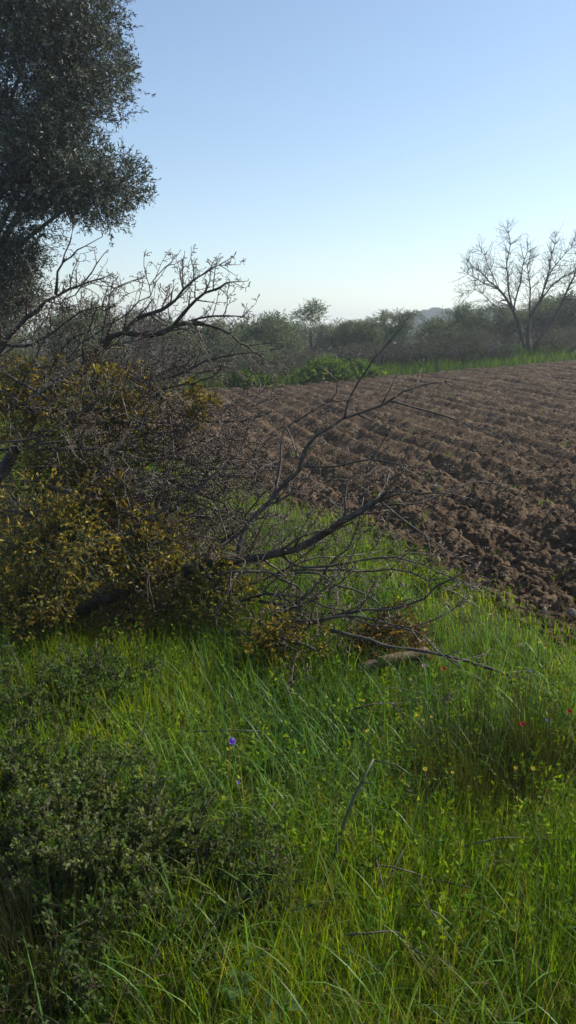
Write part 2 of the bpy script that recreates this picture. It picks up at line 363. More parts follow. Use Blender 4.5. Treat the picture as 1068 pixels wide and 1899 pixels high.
cut_branch('bare knobbly branch reaching up the left side below the olive crown', [
    ([(-120, 880, 5.0), (-60, 740, 5.1), (0, 650, 5.2), (20, 620, 5.2), (50, 590, 5.2), (105, 547, 5.2), (145, 532, 5.2), (187, 520, 5.2)], 0.03, 0.005, dict(start=0.3, dens=15, maxl=2)),
    ([(103, 547, 5.2), (108, 505, 5.2), (120, 470, 5.2), (137, 432, 5.2)], 0.009, 0.003, dict(dens=14, tl=(0.1, 0.28), maxl=1)),
    ([(118, 485, 5.2), (145, 465, 5.2), (176, 442, 5.2)], 0.006, 0.0025, dict(dens=9, tl=(0.08, 0.16), maxl=0)),
    ([(150, 530, 5.2), (170, 505, 5.22), (187, 474, 5.25)], 0.006, 0.0025, dict(dens=9, tl=(0.08, 0.16), maxl=0)),
    ([(10, 640, 5.2), (60, 640, 5.1), (120, 600, 5.1), (175, 570, 5.1)], 0.011, 0.004, dict(dens=8, tl=(0.15, 0.35))),
], tl=(0.15, 0.4))
cut_branch('low pale branch reaching right over the grass in front of the fallen log', [
    ([(425, 1172, 3.95), (480, 1175, 3.79), (552, 1164, 3.75), (601, 1147, 3.72), (662, 1134, 3.70), (700, 1128, 3.68), (755, 1125, 3.65), (810, 1087, 3.65), (854, 1067, 3.65)], 0.013, 0.004, dict(start=0.1, dens=10)),
    ([(505, 1150, 3.79), (570, 1152, 3.70), (640, 1142, 3.65), (760, 1160, 3.56), (835, 1130, 3.56)], 0.009, 0.003, dict(dens=7, tl=(0.12, 0.35))),
    ([(480, 1186, 3.70), (535, 1186, 3.65), (590, 1208, 3.61), (623, 1230, 3.56)], 0.009, 0.004, dict(dens=5, tl=(0.1, 0.3), maxl=1)),
    ([(640, 1140, 3.70), (690, 1160, 3.61), (770, 1172, 3.56), (810, 1205, 3.52), (870, 1250, 3.47)], 0.006, 0.0025, dict(dens=5, tl=(0.1, 0.25), maxl=1)),
], tl=(0.15, 0.45))
cut_branch('dead stick sloping down to the right edge through the grass', [
    ([(612, 1169, 3.67), (684, 1186, 3.63), (733, 1202, 3.59), (788, 1208, 3.57), (865, 1224, 3.53), (937, 1252, 3.46), (992, 1285, 3.37), (1070, 1326, 3.27)], 0.009, 0.005, dict(start=0.4, dens=8)),
    ([(865, 1224, 3.53), (910, 1240, 3.52), (990, 1262, 3.49), (1050, 1300, 3.44)], 0.005, 0.002, dict(dens=6)),
    ([(937, 1252, 3.46), (985, 1300, 3.35), (1030, 1308, 3.30), (1085, 1335, 3.26)], 0.006, 0.003, dict(dens=6)),
], tl=(0.1, 0.3), maxl=1)
cut_branch('dark slanting branch crossing the yellow leaves left of the bowed branch', [
    ([(90, 1075, 4.3), (130, 1045, 4.3), (190, 1025, 4.3), (220, 1005, 4.3), (250, 980, 4.3), (275, 965, 4.3), (320, 935, 4.32), (370, 905, 4.36), (420, 860, 4.4)], 0.019, 0.005, dict(start=0.3, dens=7)),
    ([(272, 967, 4.3), (285, 925, 4.34), (315, 880, 4.38), (322, 820, 4.4)], 0.009, 0.003, dict(dens=7)),
    ([(220, 1005, 4.3), (218, 950, 4.35), (200, 900, 4.4)], 0.007, 0.003, dict(dens=7)),
], tl=(0.15, 0.4))
cut_branch('short thick yellow lichened stub propped under the heap at the front', [
    ([(275, 1262, 3.86), (258, 1222, 3.95), (232, 1178, 4.1), (200, 1130, 4.3)], 0.019, 0.028, dict(dens=0, start=1))], jit=0.004)
cut_branch('thin pale hooked branch hanging at the front below the bowed branch', [
    ([(440, 1060, 4.15), (410, 1120, 4.05), (400, 1145, 4.0), (410, 1170, 3.95), (440, 1195, 3.9), (480, 1197, 3.85), (520, 1225, 3.8)], 0.008, 0.004, dict(dens=5, tl=(0.1, 0.25), maxl=1))])
# the tangle: alike bare branches thrown one over another
def tangle(n, label, group, x, y, dd_, length, ang, r=(0.006, 0.012), tl=(0.2, 0.5), dens=13):
    for _ in range(n):
        p = P(rnd(*x), rnd(*y), rnd(*dd_)); g = hz(p[0], p[1]); p[2] = max(p[2], g + 0.05)
        a = R(rnd(*ang)); L = rnd(*length); yaw = rnd(-0.6, 0.6); v = unit([math.cos(a), yaw, math.sin(a)])
        pts = [p]
        for k in range(5):
            v = unit(v + 0.38 * rvec() + np.array([0, 0, -0.06])); q = pts[-1] + v * L / 5
            q[2] = max(q[2], hz(q[0], q[1]) + 0.06); pts.append(q)
        root = thing('cut_branch', p, label, 'branch', group); ts = Tubes(); tw = Tubes(); r0 = rnd(*r)
        limb(ts, tw, pts, r0, 0.003, dens=dens, tl=tl, start=0.1, jit=0.03, kink=0.3, kids=1.1)
        lb = part('limb', *ts.data(), M['bark'], root, smooth=True); part('twigs', *tw.data(), M['twig'], lb, kind='stuff')
tangle(30, 'thin bare branch tangled in the grey upper left of the brush heap', 'bare branches in the upper heap', (-120, 200), (690, 880), (4.7, 5.8), (0.8, 1.5), (-25, 45))
tangle(20, 'thin bare branch tangled in the middle of the brush heap over the soil', 'bare branches in the middle of the heap', (150, 380), (830, 1050), (4.3, 5.2), (0.6, 1.3), (-15, 45))
tangle(12, 'thin bare branch lying low at the right end of the brush heap', 'bare branches at the right end of the heap', (380, 560), (1040, 1160), (3.95, 4.4), (0.6, 1.0), (-8, 25), (0.006, 0.010), (0.15, 0.4))
tangle(10, 'thin bare branch drooping at the left edge of the brush heap', 'bare branches at the left edge of the heap', (-80, 120), (820, 960), (4.2, 4.7), (0.5, 0.9), (-40, 10), (0.005, 0.010), (0.15, 0.4))

# ------------------------------------------------------------------ yellow mistletoe clumps hanging in the heap
def mistletoe(label, px, py, d, rpx, n_tip, pal, flat=0.8):
    d -= 0.12; c = P(px, py, d); Rr = rpx / FPX * d; g = hz(c[0], c[1]); base = np.array([c[0], c[1], max(g, c[2] - Rr * flat)])
    root = thing('mistletoe_clump', base, label, 'mistletoe'); ts = Tubes(); pos = []; dirs = []
    roots = max(10, n_tip // 7)
    def fork(p, v, L, r, lv):
        q = p + v * L
        if q[2] < hz(q[0], q[1]) + 0.01: return
        ts.add([p, (p + q) / 2 + 0.06 * L * rvec(), q], [r, r * 0.85, r * 0.8], 3)
        if lv == 0 or random.random() < 0.22:
            for _ in range(3): pos.append(q); dirs.append(unit(v + 0.75 * rvec()))
        if lv > 0:
            s = unit(np.cross(v, rvec())); k = rnd(0.4, 0.75)
            fork(q, unit(v + s * k), L * rnd(0.72, 0.95), r * 0.8, lv - 1); fork(q, unit(v - s * k), L * rnd(0.72, 0.95), r * 0.8, lv - 1)
    for _ in range(roots):
        v = rvec() * np.array([1, 1, flat]); st = c + rvec() * np.array([1, 1, flat]) * Rr * rnd(0.05, 1.0)
        fork(st, unit(v), Rr * rnd(0.14, 0.26), 0.0035, 4)
    pos = np.array(pos); dirs = np.array(dirs); n = len(pos)
    V, F, C = leaves(pos, dirs, rng.uniform(0.018, 0.042, n), rng.uniform(0.008, 0.015, n), pick_cols(n, pal, 0.28))
    part('stems', *ts.data(), M['green_stem'], root, kind='stuff')
    part('leaves', V, [F], M['mistletoe'], root, C, kind='stuff')
YG = [(0.26, 0.23, 0.03), (0.18, 0.165, 0.028), (0.33, 0.27, 0.04), (0.10, 0.09, 0.022)]
DK = [(0.25, 0.20, 0.028), (0.18, 0.155, 0.024), (0.33, 0.245, 0.03), (0.10, 0.075, 0.02), (0.18, 0.11, 0.025)]
GO = [(0.36, 0.275, 0.03), (0.26, 0.205, 0.028), (0.20, 0.13, 0.03), (0.16, 0.14, 0.025), (0.44, 0.34, 0.08), (0.10, 0.075, 0.022)]
OR = [(0.20, 0.115, 0.03), (0.13, 0.075, 0.028), (0.27, 0.18, 0.03), (0.08, 0.05, 0.025)]
for a in [
    ('olive yellow mistletoe clump at the left edge below the tall branches', 30, 745, 5.1, 85, 340, DK),
    ('broad dull yellow mistletoe clump under the fork of the tall branch', 205, 795, 5.1, 110, 420, DK),
    ('small dark yellow mistletoe tuft at the right of the upper heap', 372, 755, 5.0, 36, 90, DK),
    ('bright golden mistletoe clump with large leaves at the left of the heap', 105, 1010, 4.35, 120, 620, GO),
    ('golden mistletoe clump just above the thick bowed branch', 285, 1030, 4.55, 85, 460, GO),
    ('yellow mistletoe tuft high in the middle of the heap between grey twigs', 190, 935, 4.7, 75, 300, GO),
    ('straw coloured mistletoe clump low at the left edge of the heap', 60, 1120, 4.25, 85, 420, GO),
    ('dull yellow mistletoe clump under the bowed branch in the shade', 400, 1105, 4.4, 90, 440, YG),
    ('yellow brown mistletoe clump hanging over the grass at the heap front', 510, 1205, 3.85, 75, 400, GO),
    ('orange brown withered mistletoe clump on top of the fallen log', 725, 1190, 4.0, 62, 340, OR),
    ('brown mistletoe clump added to darken the shaded hollow above the stub', 250, 1175, 4.35, 90, 360, OR),  # added clump: its brown leaves stand in for the hollow's deep shade
    ('faded yellow mistletoe clump behind the slanting dark branch', 130, 880, 5.0, 90, 300, DK),
]: mistletoe(*a)

# fine broken brushwood inside the heap
tw = Tubes(); random.seed(77)
for _ in range(1100):
    u = random.random(); px_ = rnd(-120, 360); d_ = rnd(4.6, 6.2); x_ = (px_ - CX) / FPX * d_
    top_ = (0.95 - 0.75 * max(0, (px_ - 120)) / 350) * min(1, (d_ - 4.1) * 1.3)
    p_ = np.array([x_, d_, hz(x_, d_) + 0.02 + top_ * random.random() ** 1.3]); v_ = unit([1, rnd(-1, 1), rnd(-0.5, 0.6)]) * (1 if random.random() < 0.7 else -1)
    twig(tw, p_, v_, rnd(0.15, 0.45), rnd(0.002, 0.0042), 1, 0.05, 0.02, 0.3, 0.8, 3, 0.06, 2)
V, F = tw.data()
tag(obj('brushwood', mesh_np('brushwood', V, F), M['twig']), 'fine broken twigs filling the inside of the brush heap', 'twigs', kind='stuff')
# the fallen log
def log():
    a, b = HP(668, 1240, 0.09), HP(790, 1212, 0.10)
    root = thing('fallen_log', (a + b) / 2 - np.array([0, 0, 0.07]), 'short pale brown log lying in the grass under the withered leaves', 'log')
    s = spline([a, a * 0.6 + b * 0.4 + np.array([0, 0, 0.012]), b], 0.03); n = len(s)
    ts = Tubes(); ts.add(s, 0.030 * (1 + 0.12 * rng.normal(size=n)) * np.linspace(0.85, 1.1, n), 10); part('bark', *ts.data(), M['brown'], root, smooth=True)
    for e, dv in ((a, a - b), (b, b - a)):
        ts = Tubes(); u = unit(dv); ts.add([e - u * 0.005, e + u * 0.004], [0.022, 0.021], 10); part('cut_end', *ts.data(), M['wood'], root)
log()

# ------------------------------------------------------------------ foliage helpers
def sprigs(base, dirs, n_leaf, slen, L, W, pal, jit=0.2, spread=0.8):
    n = len(base); t = rng.uniform(0.05, 1, (n, n_leaf)); d = unit(dirs)
    pos = base[:, None] + d[:, None] * (t * slen)[..., None]
    ld = unit(d[:, None] * 0.8 + spread * unit(rng.normal(size=(n, n_leaf, 3))))
    c1 = pick_cols(n, pal, jit); c = np.repeat(c1, n_leaf, 0) * rng.uniform(0.75, 1.25, (n * n_leaf, 1))
    N = n * n_leaf
    return leaves(pos.reshape(-1, 3), ld.reshape(-1, 3), L * rng.uniform(0.7, 1.2, N), W * rng.uniform(0.8, 1.2, N), c)
def lump_sprigs(lumps, per_m2, upb=0.3, holes=0.0, hs=1.2):
    B, Dv = [], []
    for (c, r) in lumps:
        c = np.array(c); r = np.array(r); n = int(per_m2 * 4 * math.pi * (r.mean()) ** 2)
        u = unit(rng.normal(size=(n, 3))); k = rng.uniform(0.35, 1.0, (n, 1)) ** 0.5
        b = c + u * r * k * (1 + 0.12 * np.sin(7 * u[:, :1] + 5 * u[:, 2:3] + c[0]))
        B.append(b); Dv.append(unit(u * 0.8 + np.array([0, 0, upb]) + 0.55 * rng.normal(size=(n, 3))))
    B = np.concatenate(B); Dv = np.concatenate(Dv)
    if holes:
        v = np.array([mnoise.noise(Vector(p * hs)) for p in B]); k = v > (holes - 0.55); B, Dv = B[k], Dv[k]
    return B, Dv

# ------------------------------------------------------------------ the big olive tree at the left
OL = [(0.052, 0.064, 0.036), (0.078, 0.088, 0.055), (0.036, 0.045, 0.025), (0.15, 0.155, 0.12)]
D0 = 12.0
def lp(px, py, rx, rz, d=D0, ry=None):
    c = P(px, py, d); return (c, (rx / FPX * d, (ry or rx) / FPX * d, rz / FPX * d))
big = [lp(140, 135, 105, 85), lp(75, 25, 125, 75), lp(30, 150, 140, 110, 12.5), lp(100, 265, 85, 50, 11.8), lp(165, 355, 72, 42, 11.6), lp(70, 330, 80, 45, 12.2),
       lp(22, 455, 45, 50, 11.8), lp(-20, 300, 110, 90, 12.6), lp(-100, 100, 170, 150, 12.5), lp(-110, 330, 140, 110, 12.3), lp(0, 540, 45, 32, 12.4), lp(-140, -90, 220, 120, 12.6), lp(40, -70, 165, 70, 12.6),
       lp(-270, 180, 170, 170, 12.5), lp(-280, 400, 130, 100, 12.5), lp(-80, 480, 70, 60, 12.2)]
lumps = []
for (c, r_) in big:
    for _ in range(int((8 + 13 * r_[0]) * (1 if c[0] > -4.3 else 0.3))):
        u = rvec(); q = np.array(r_); f = rnd(0.22, 0.40); lumps.append((c + u * q * rnd(0.62, 0.92), (f, f, f * rnd(0.6, 0.85))))
base = np.array([-5.0, 12.3, hz(-5.0, 12.3)])
root = thing('olive_tree', base, 'large dark olive tree overhanging from the left edge against the sky', 'tree')
ts = Tubes(); top = base + np.array([0.15, 0, 2.0])
ts.add(spline([base - np.array([0, 0, .1]), base + np.array([0.1, 0.05, 0.7]), base + np.array([-.05, 0, 1.4]), top], 0.15), np.linspace(0.36, 0.25, len(spline([base - np.array([0, 0, .1]), base + np.array([0.1, 0.05, 0.7]), base + np.array([-.05, 0, 1.4]), top], 0.15))), 12)
part('trunk', *ts.data(), M['oldbark'], root, smooth=True)
tw = Tubes()
for (c, r) in big:
    ts = Tubes(); mid = (top * 0.5 + c * 0.5) + np.array([0, 0, -0.1]) + 0.15 * rvec()
    s = spline([top - np.array([0, 0, 0.2]), mid, c], 0.25); ts.add(s, np.linspace(0.06, 0.014, len(s)), 6); part('limb', *ts.data(), M['oldbark'], root, smooth=True)
    for _ in range(14):
        v = rvec() * np.array([1, 1, 0.8]); twig(tw, c + v * 0.1, v, float(np.mean(r)) * rnd(0.8, 1.1), 0.009, 0, 0, 0, 0.15, 0.8, 3, 0.15, 1)
part('twigs', *tw.data(), M['oldbark'], root, kind='stuff')
B, Dv = lump_sprigs(lumps, 72, 0.3, 0.0, 1.9); B2, D2 = lump_sprigs(big[:7], 60, 0.3); B = np.concatenate([B, B2]); Dv = np.concatenate([Dv, D2])
V, F, C = sprigs(B, Dv, 12, 0.22, 0.060, 0.015, OL)
part('crown', V, [F], M['olive'], root, C, kind='stuff')
print('olive leaves', len(F) // 2)

# ------------------------------------------------------------------ bare tree at the far right
def bz(x, y): return (780 + x / 3.708, 380 + y / 3.708)
def bare_tree():
    dd_ = 34.0; b = P(985, 652, dd_); b[2] = hz(b[0], b[1]); zoff = b[2] - P(985, 648, dd_)[2]
    root = thing('bare_tree', b, 'leafless spreading tree with several dark stems beyond the field at right', 'tree')
    stems = [([(730, 985), (700, 900), (680, 820), (640, 720), (600, 640), (540, 560), (470, 500), (400, 440), (330, 370)], .13, .02, (0, -.6)),
             ([(640, 720), (610, 600), (600, 480), (590, 370), (620, 260), (600, 130)], .07, .015, (0, .5)),
             ([(640, 720), (650, 640), (690, 520), (700, 400), (740, 260)], .06, .015, (0, -1.0)),
             ([(745, 985), (742, 900), (745, 800), (770, 720), (820, 650), (850, 560), (880, 460), (900, 370), (930, 200)], .13, .015, (0, .8)),
             ([(820, 650), (900, 540), (980, 480), (1068, 430), (1130, 350)], .06, .015, (.2, 1.6)),
             ([(780, 985), (800, 930), (870, 840), (940, 720), (990, 620), (1050, 480), (1120, 330), (1180, 250)], .14, .02, (0, -.7)),
             ([(985, 630), (1050, 630), (1120, 660), (1200, 600)], .05, .015, (-.5, -1.4)),
             ([(755, 760), (750, 700), (755, 560), (740, 400), (760, 320)], .06, .015, (0, .2)),
             ([(600, 640), (550, 640), (520, 680), (470, 640), (380, 560), (300, 590)], .04, .012, (-.3, -1.2)),
             ([(940, 720), (880, 760), (830, 820)], .04, .02, (0, -.5)),
             ([(850, 560), (900, 430), (1000, 320), (1060, 230)], .05, .012, (.3, 1.2)),
             ([(540, 560), (480, 430), (440, 330), (400, 290)], .04, .012, (0, -.5)),
             ([(540, 560), (440, 520), (360, 470), (300, 440)], .04, .012, (-.4, -1.0))]
    for k, (pl, r0, r1, dd2) in enumerate(stems):
        n = len(pl); pts = np.array([P(*bz(*q), dd_ + dd2[0] + (dd2[1] - dd2[0]) * i / (n - 1)) for i, q in enumerate(pl)]); pts[:, 2] += zoff
        if k in (0, 3, 5): pts[0, 2] = b[2] - 0.1
        ts = Tubes(); tw = Tubes(); limb(ts, tw, pts, r0 * 0.66, r1 * 0.55, dens=24, tl=(0.4, 1.1), start=0.4 if k in (0, 3, 5) else 0.2, sides=6, maxl=2, kids=1.05, seg=0.16, jit=0.04, spur=0, step=0.25, kink=0.17, rm=0.0042)
        lb = part('stem' if k in (0, 3, 5) else 'limb', *ts.data(), M['fartwig'], root, smooth=True)
        part('twigs', *tw.data(), M['fartwig'], lb, kind='stuff')
bare_tree()

# ------------------------------------------------------------------ far olives and shrubs: prototypes, then copies
def proto_olive(seed, hgt, wid, slim=False, pal=OL, per=46, leaf=(0.085, 0.026)):
    random.seed(seed); root = thing('olive_bush', (0, 0, 0), 'x', 'tree'); ts = Tubes(); lumps = []
    for _ in range(4 if not slim else 3):
        a = rnd(0, 6.28); e = np.array([math.cos(a) * wid * 0.35, math.sin(a) * wid * 0.35, hgt * rnd(0.5, 0.7)])
        s = spline([np.array([0, 0, -0.1]), e * np.array([0.3, 0.3, 0.45]), e], 0.2); ts.add(s, np.linspace(0.09, 0.03, len(s)), 5)
    nl = 11 if not slim else 7
    for _ in range(nl):
        a = rnd(0, 6.28); q = math.sqrt(random.random()) * wid * 0.36; z = hgt * rnd(0.28, 0.82) if not slim else hgt * rnd(0.5, 0.85)
        r = wid * rnd(0.16, 0.27); lumps.append((np.array([math.cos(a) * q, math.sin(a) * q, z]), (r, r, r * rnd(0.7, 1.2))))
    for _ in range(5 if not slim else 6):
        a = rnd(0, 6.28); q = wid * rnd(0, 0.3); lumps.append((np.array([math.cos(a) * q, math.sin(a) * q, hgt * rnd(0.82, 0.95)]), (wid * 0.07, wid * 0.07, hgt * 0.12)))
    part('trunk', *ts.data(), M['oldbark'], root, smooth=True)
    B, Dv = lump_sprigs(lumps, per, 0.6, 0.28, 1.7); V, F, C = sprigs(B, Dv, 12, 0.34, leaf[0], leaf[1], pal)
    part('crown', V, [F], M['farleaf'], root, C, kind='stuff'); return root
def proto_bare(seed, hgt, wid, n=26, arch=0.05):
    random.seed(seed); root = thing('bare_shrub', (0, 0, 0), 'x', 'shrub'); ts = Tubes(); tw = Tubes()
    for _ in range(n):
        a = rnd(0, 6.28); q = rnd(0, 0.3) * wid; p = np.array([math.cos(a) * q, math.sin(a) * q, -0.05]); v = unit([math.cos(a) * rnd(0.1, 0.7), math.sin(a) * rnd(0.1, 0.7), 1])
        L = hgt * rnd(0.6, 0.95); pts = [p]
        for k in range(4): v = unit(v + 0.15 * rvec() - np.array([0, 0, arch])); pts.append(pts[-1] + v * L / 4)
        limb(ts, tw, pts, rnd(0.014, 0.03), 0.006, dens=5, tl=(0.25, 0.6), start=0.2, sides=4, maxl=1, kids=0.8, seg=0.14, spur=0, step=0.3, rm=0.006)
    part('stems', *ts.data(), M['fartwig'], root, kind='stuff'); part('twigs', *tw.data(), M['fartwig'], root, kind='stuff'); return root
OL2 = [(0.125, 0.155, 0.075), (0.165, 0.195, 0.11), (0.09, 0.115, 0.052), (0.23, 0.25, 0.165)]
BRW = [(0.10, 0.075, 0.058), (0.085, 0.085, 0.045), (0.125, 0.10, 0.075), (0.075, 0.09, 0.042)]
protos = {'o1': proto_olive(1, 2.6, 2.6, pal=OL2), 'o2': proto_olive(2, 2.8, 2.2, pal=OL2), 'o3': proto_olive(3, 2.4, 3.0, pal=OL2), 'slim': proto_olive(4, 3.0, 1.3, True, pal=OL2),
          'bramble': proto_olive(5, 1.7, 2.6, pal=BRW, per=30, leaf=(0.06, 0.02)), 'b1': proto_bare(6, 2.4, 1.6), 'b2': proto_bare(7, 1.7, 2.2, 30, 0.14)}
PH = {'o1': 2.6, 'o2': 2.8, 'o3': 2.4, 'slim': 3.0, 'bramble': 1.7, 'b1': 2.4, 'b2': 1.7}
PW = {'o1': 2.6, 'o2': 2.2, 'o3': 3.0, 'slim': 1.3, 'bramble': 2.6, 'b1': 2.4, 'b2': 3.0}
usedp = set()
def bush(kind, px, ytop, hw, d, label, name, cat, group=None, xs=None):
    random.seed(int(px * 13 + d)); x = (px - CX) / FPX * d * 1.0; top = P(px, ytop, d)[2]; z = hz(x, d); H = max(0.7, top - z)
    o = protos[kind] if kind not in usedp else copy_tree(protos[kind]); usedp.add(kind)
    o.name = name; o['label'] = label; o['category'] = cat
    if group: o['group'] = group
    sxy = hw * 2 / FPX * d / PW[kind]; o.location = (x, d, z); o.scale = (sxy, sxy, H / PH[kind] * 1.02); o.rotation_euler = (0, 0, rnd(0, 6.28))
for a in [
    ('o3', 500, 598, 70, 32.8, 'wide grey green olive bush just right of the brush heap', 'olive_bush', 'bush'),
    ('slim', 577, 566, 32, 37.8, 'tall feathery young olive rising above the hedge left of centre', 'olive_tree', 'tree'),
    ('o2', 630, 600, 36, 36.8, 'small rounded olive bush right of the tall feathery one', 'olive_bush', 'bush'),
    ('o1', 672, 598, 36, 37.8, 'small pale olive bush behind the tip of the upright twig', 'olive_bush', 'bush'),
    ('slim', 705, 582, 26, 36.8, 'slender upright olive in the hedge left of the distant hill', 'olive_tree', 'tree'),
    ('o2', 738, 583, 34, 35.8, 'narrow olive bush directly left of the distant pine hill', 'olive_bush', 'bush'),
    ('o1', 850, 569, 42, 37.8, 'domed olive bush just right of the distant hill', 'olive_bush', 'bush'),
    ('o3', 815, 600, 60, 36.8, 'low broad olive bush below the distant hill', 'olive_bush', 'bush'),
    ('o2', 925, 572, 48, 37.8, 'olive bush seen through the left side of the bare tree', 'olive_bush', 'bush'),
    ('o1', 992, 556, 45, 38.8, 'olive bush directly behind the stems of the bare tree', 'olive_bush', 'bush'),
    ('o3', 1060, 552, 60, 36.8, 'big olive bush at the right edge behind the bare tree', 'olive_bush', 'bush'),
    ('o1', 1150, 560, 60, 37.8, 'olive bush beyond the right edge of the bare tree', 'olive_bush', 'bush'),
    ('o1', 405, 603, 60, 31.8, 'olive bush showing through the twigs of the tall branch', 'olive_bush', 'bush'),
    ('o2', 330, 612, 50, 28.8, 'olive bush behind the middle of the tall branch', 'olive_bush', 'bush'),
    ('o3', 160, 590, 75, 20.0, 'shaded olive bush behind the left side of the heap', 'olive_bush', 'bush'),
    ('o2', 20, 545, 70, 15.0, 'dark olive bush at the left edge under the big tree', 'olive_bush', 'bush'),
    ('o1', -90, 560, 90, 16.0, 'dark olive bush out beyond the left edge', 'olive_bush', 'bush'),
    ('o3', 450, 640, 55, 29.8, 'low grey bush at the right foot of the tall branch', 'olive_bush', 'bush'),
    ('b1', 232, 513, 80, 24.0, 'leafless grey shrub with fine twigs rising behind the tall branch', 'bare_shrub', 'shrub'),
    ('b1', 110, 560, 70, 19.0, 'leafless shrub behind the left knobbly branch', 'bare_shrub', 'shrub'),
    ('b1', 300, 560, 60, 26.0, 'fine leafless shrub right of the grey twiggy one', 'bare_shrub', 'shrub'),
    ('b1', 575, 590, 30, 37.3, 'leafless shrub below the tall feathery olive', 'bare_shrub', 'shrub'),
    ('b1', 940, 585, 50, 35.8, 'leafless shrub left of the bare tree trunk', 'bare_shrub', 'shrub'),
    ('b2', 520, 655, 50, 27.9, 'straggly brown bramble near the left end of the far verge', 'bramble_bush', 'bramble'),
    ('b2', 690, 630, 60, 29.9, 'straggly brown bramble behind the bright green weeds', 'bramble_bush', 'bramble'),
    ('b2', 780, 628, 60, 30.4, 'straggly brown bramble in the middle of the far hedge', 'bramble_bush', 'bramble'),
    ('b2', 860, 625, 60, 30.9, 'straggly brown bramble halfway to the bare tree', 'bramble_bush', 'bramble'),
    ('b2', 925, 622, 40, 31.6, 'straggly brown bramble against the foot of the bare tree', 'bramble_bush', 'bramble'),
    ('bramble', 660, 644, 60, 31.4, 'dull purple brown thicket behind the green weeds', 'thicket', 'shrub'),
    ('bramble', 745, 638, 65, 31.6, 'dull purple brown thicket left of the hill in the hedge', 'thicket', 'shrub'),
    ('bramble', 820, 628, 65, 31.9, 'dull purple brown thicket below the distant hill', 'thicket', 'shrub'),
    ('bramble', 895, 621, 60, 32.4, 'dull purple brown thicket left of the bare tree', 'thicket', 'shrub'),
    ('bramble', 1040, 616, 60, 33.4, 'dull purple brown thicket right of the bare tree', 'thicket', 'shrub'),
    ('bramble', 560, 656, 60, 30.4, 'dull purple brown thicket at the left of the far hedge', 'thicket', 'shrub'),
    ('bramble', 460, 666, 60, 26.9, 'dull purple brown thicket beside the grey bush near the heap', 'thicket', 'shrub'),
    ('bramble', 360, 671, 70, 27.0, 'dull purple brown thicket behind the heap twigs', 'thicket', 'shrub'),
    ('bramble', 200, 666, 90, 18.0, 'dull brown thicket behind the yellow clumps', 'thicket', 'shrub'),
    ('bramble', 40, 676, 100, 13.0, 'dull brown thicket behind the left end of the heap', 'thicket', 'shrub'),
]: bush(*a)
i_ = 0
for px, yt, d in [(400, 612, 52), (455, 608, 58), (530, 603, 55), (600, 606, 60), (650, 603, 56), (700, 606, 58), (880, 585, 60), (960, 580, 58), (1020, 575, 60), (1090, 575, 57), (340, 600, 50), (270, 590, 48), (200, 585, 46)]:
    bush(['o1', 'o2', 'o3'][i_ % 3], px, yt, 45, d, 'hazy olive tree in the back row behind the far hedge', 'olive_tree', 'tree', 'olives in the back row'); i_ += 1

# ------------------------------------------------------------------ distant hill with pines
hx = np.linspace(-60, 190, 60); hy = np.linspace(250, 420, 24); X, Y = np.meshgrid(hx, hy)
def hill_z(x, y):
    r = ss(x, 10, 60) * (1 - 0.55 * ss(x, 95, 180)); b = np.clip(np.sin((y - 250) / 170 * math.pi), 0, 1)
    return -2.5 + 8.8 * r * b + 1.2 * b + 0.5 * (vnoise(x * 0.06, y * 0.06, 31) - 0.5) * b
V, F = grid_sheet(X, Y, hill_z); tag(obj('hill', mesh_np('hill', V, [F], None, True), M['hill']), kind='structure')
def proto_pine(seed):
    random.seed(seed); root = thing('umbrella_pine', (0, 0, 0), 'x', 'tree'); ts = Tubes()
    s = spline([np.array([0, 0, -0.3]), np.array([0.1, 0, 0.9]), np.array([0, 0.1, 2.0])], 0.8); ts.add(s, np.linspace(0.28, 0.16, len(s)), 6)
    for k in range(6):
        a = k * 1.05; ts.add([np.array([0, 0.1, 1.4]), np.array([1.2 * math.cos(a), 1.2 * math.sin(a), 2.0]), np.array([2.2 * math.cos(a), 2.2 * math.sin(a), 2.3])], [0.1, 0.08, 0.04], 4)
    part('trunk', *ts.data(), M['oldbark'], root)
    lumps = [(np.array([rnd(-2, 2), rnd(-2, 2), rnd(1.2, 2.9)]), (rnd(1.0, 1.6), rnd(1.0, 1.6), rnd(0.9, 1.3))) for _ in range(9)]
    B, Dv = lump_sprigs(lumps, 26, 0.5); V, F, C = sprigs(B, Dv, 7, 0.35, 0.40, 0.14, [(0.04, 0.06, 0.025), (0.055, 0.075, 0.03)])
    part('crown', V, [F], M['farleaf'], root, C, kind='stuff'); return root
pp = [proto_pine(41), proto_pine(42)]; up = [0, 0]
for k, (x, y) in enumerate([(44 + 2.7 * i + random.uniform(-1, 1), 300 + random.uniform(-8, 30)) for i in range(28)] + [(-14, 300), (-19, 305), (-9, 308)]):
    q = k % 2; o = pp[q] if not up[q] else copy_tree(pp[q]); up[q] = 1; s = random.uniform(0.8, 1.25)
    o.location = (x, y, float(hill_z(np.array(x), np.array(y)))); o.scale = (s * 1.3, s * 1.3, s); o.rotation_euler = (0, 0, random.uniform(0, 6))
    if k < 28: tag(o, 'hazy blue umbrella pine on the distant hill', 'tree', 'pines on the distant hill')
    else: tag(o, 'hazy blue umbrella pine on the skyline beside the heap twigs', 'tree', 'pines on the skyline by the heap')

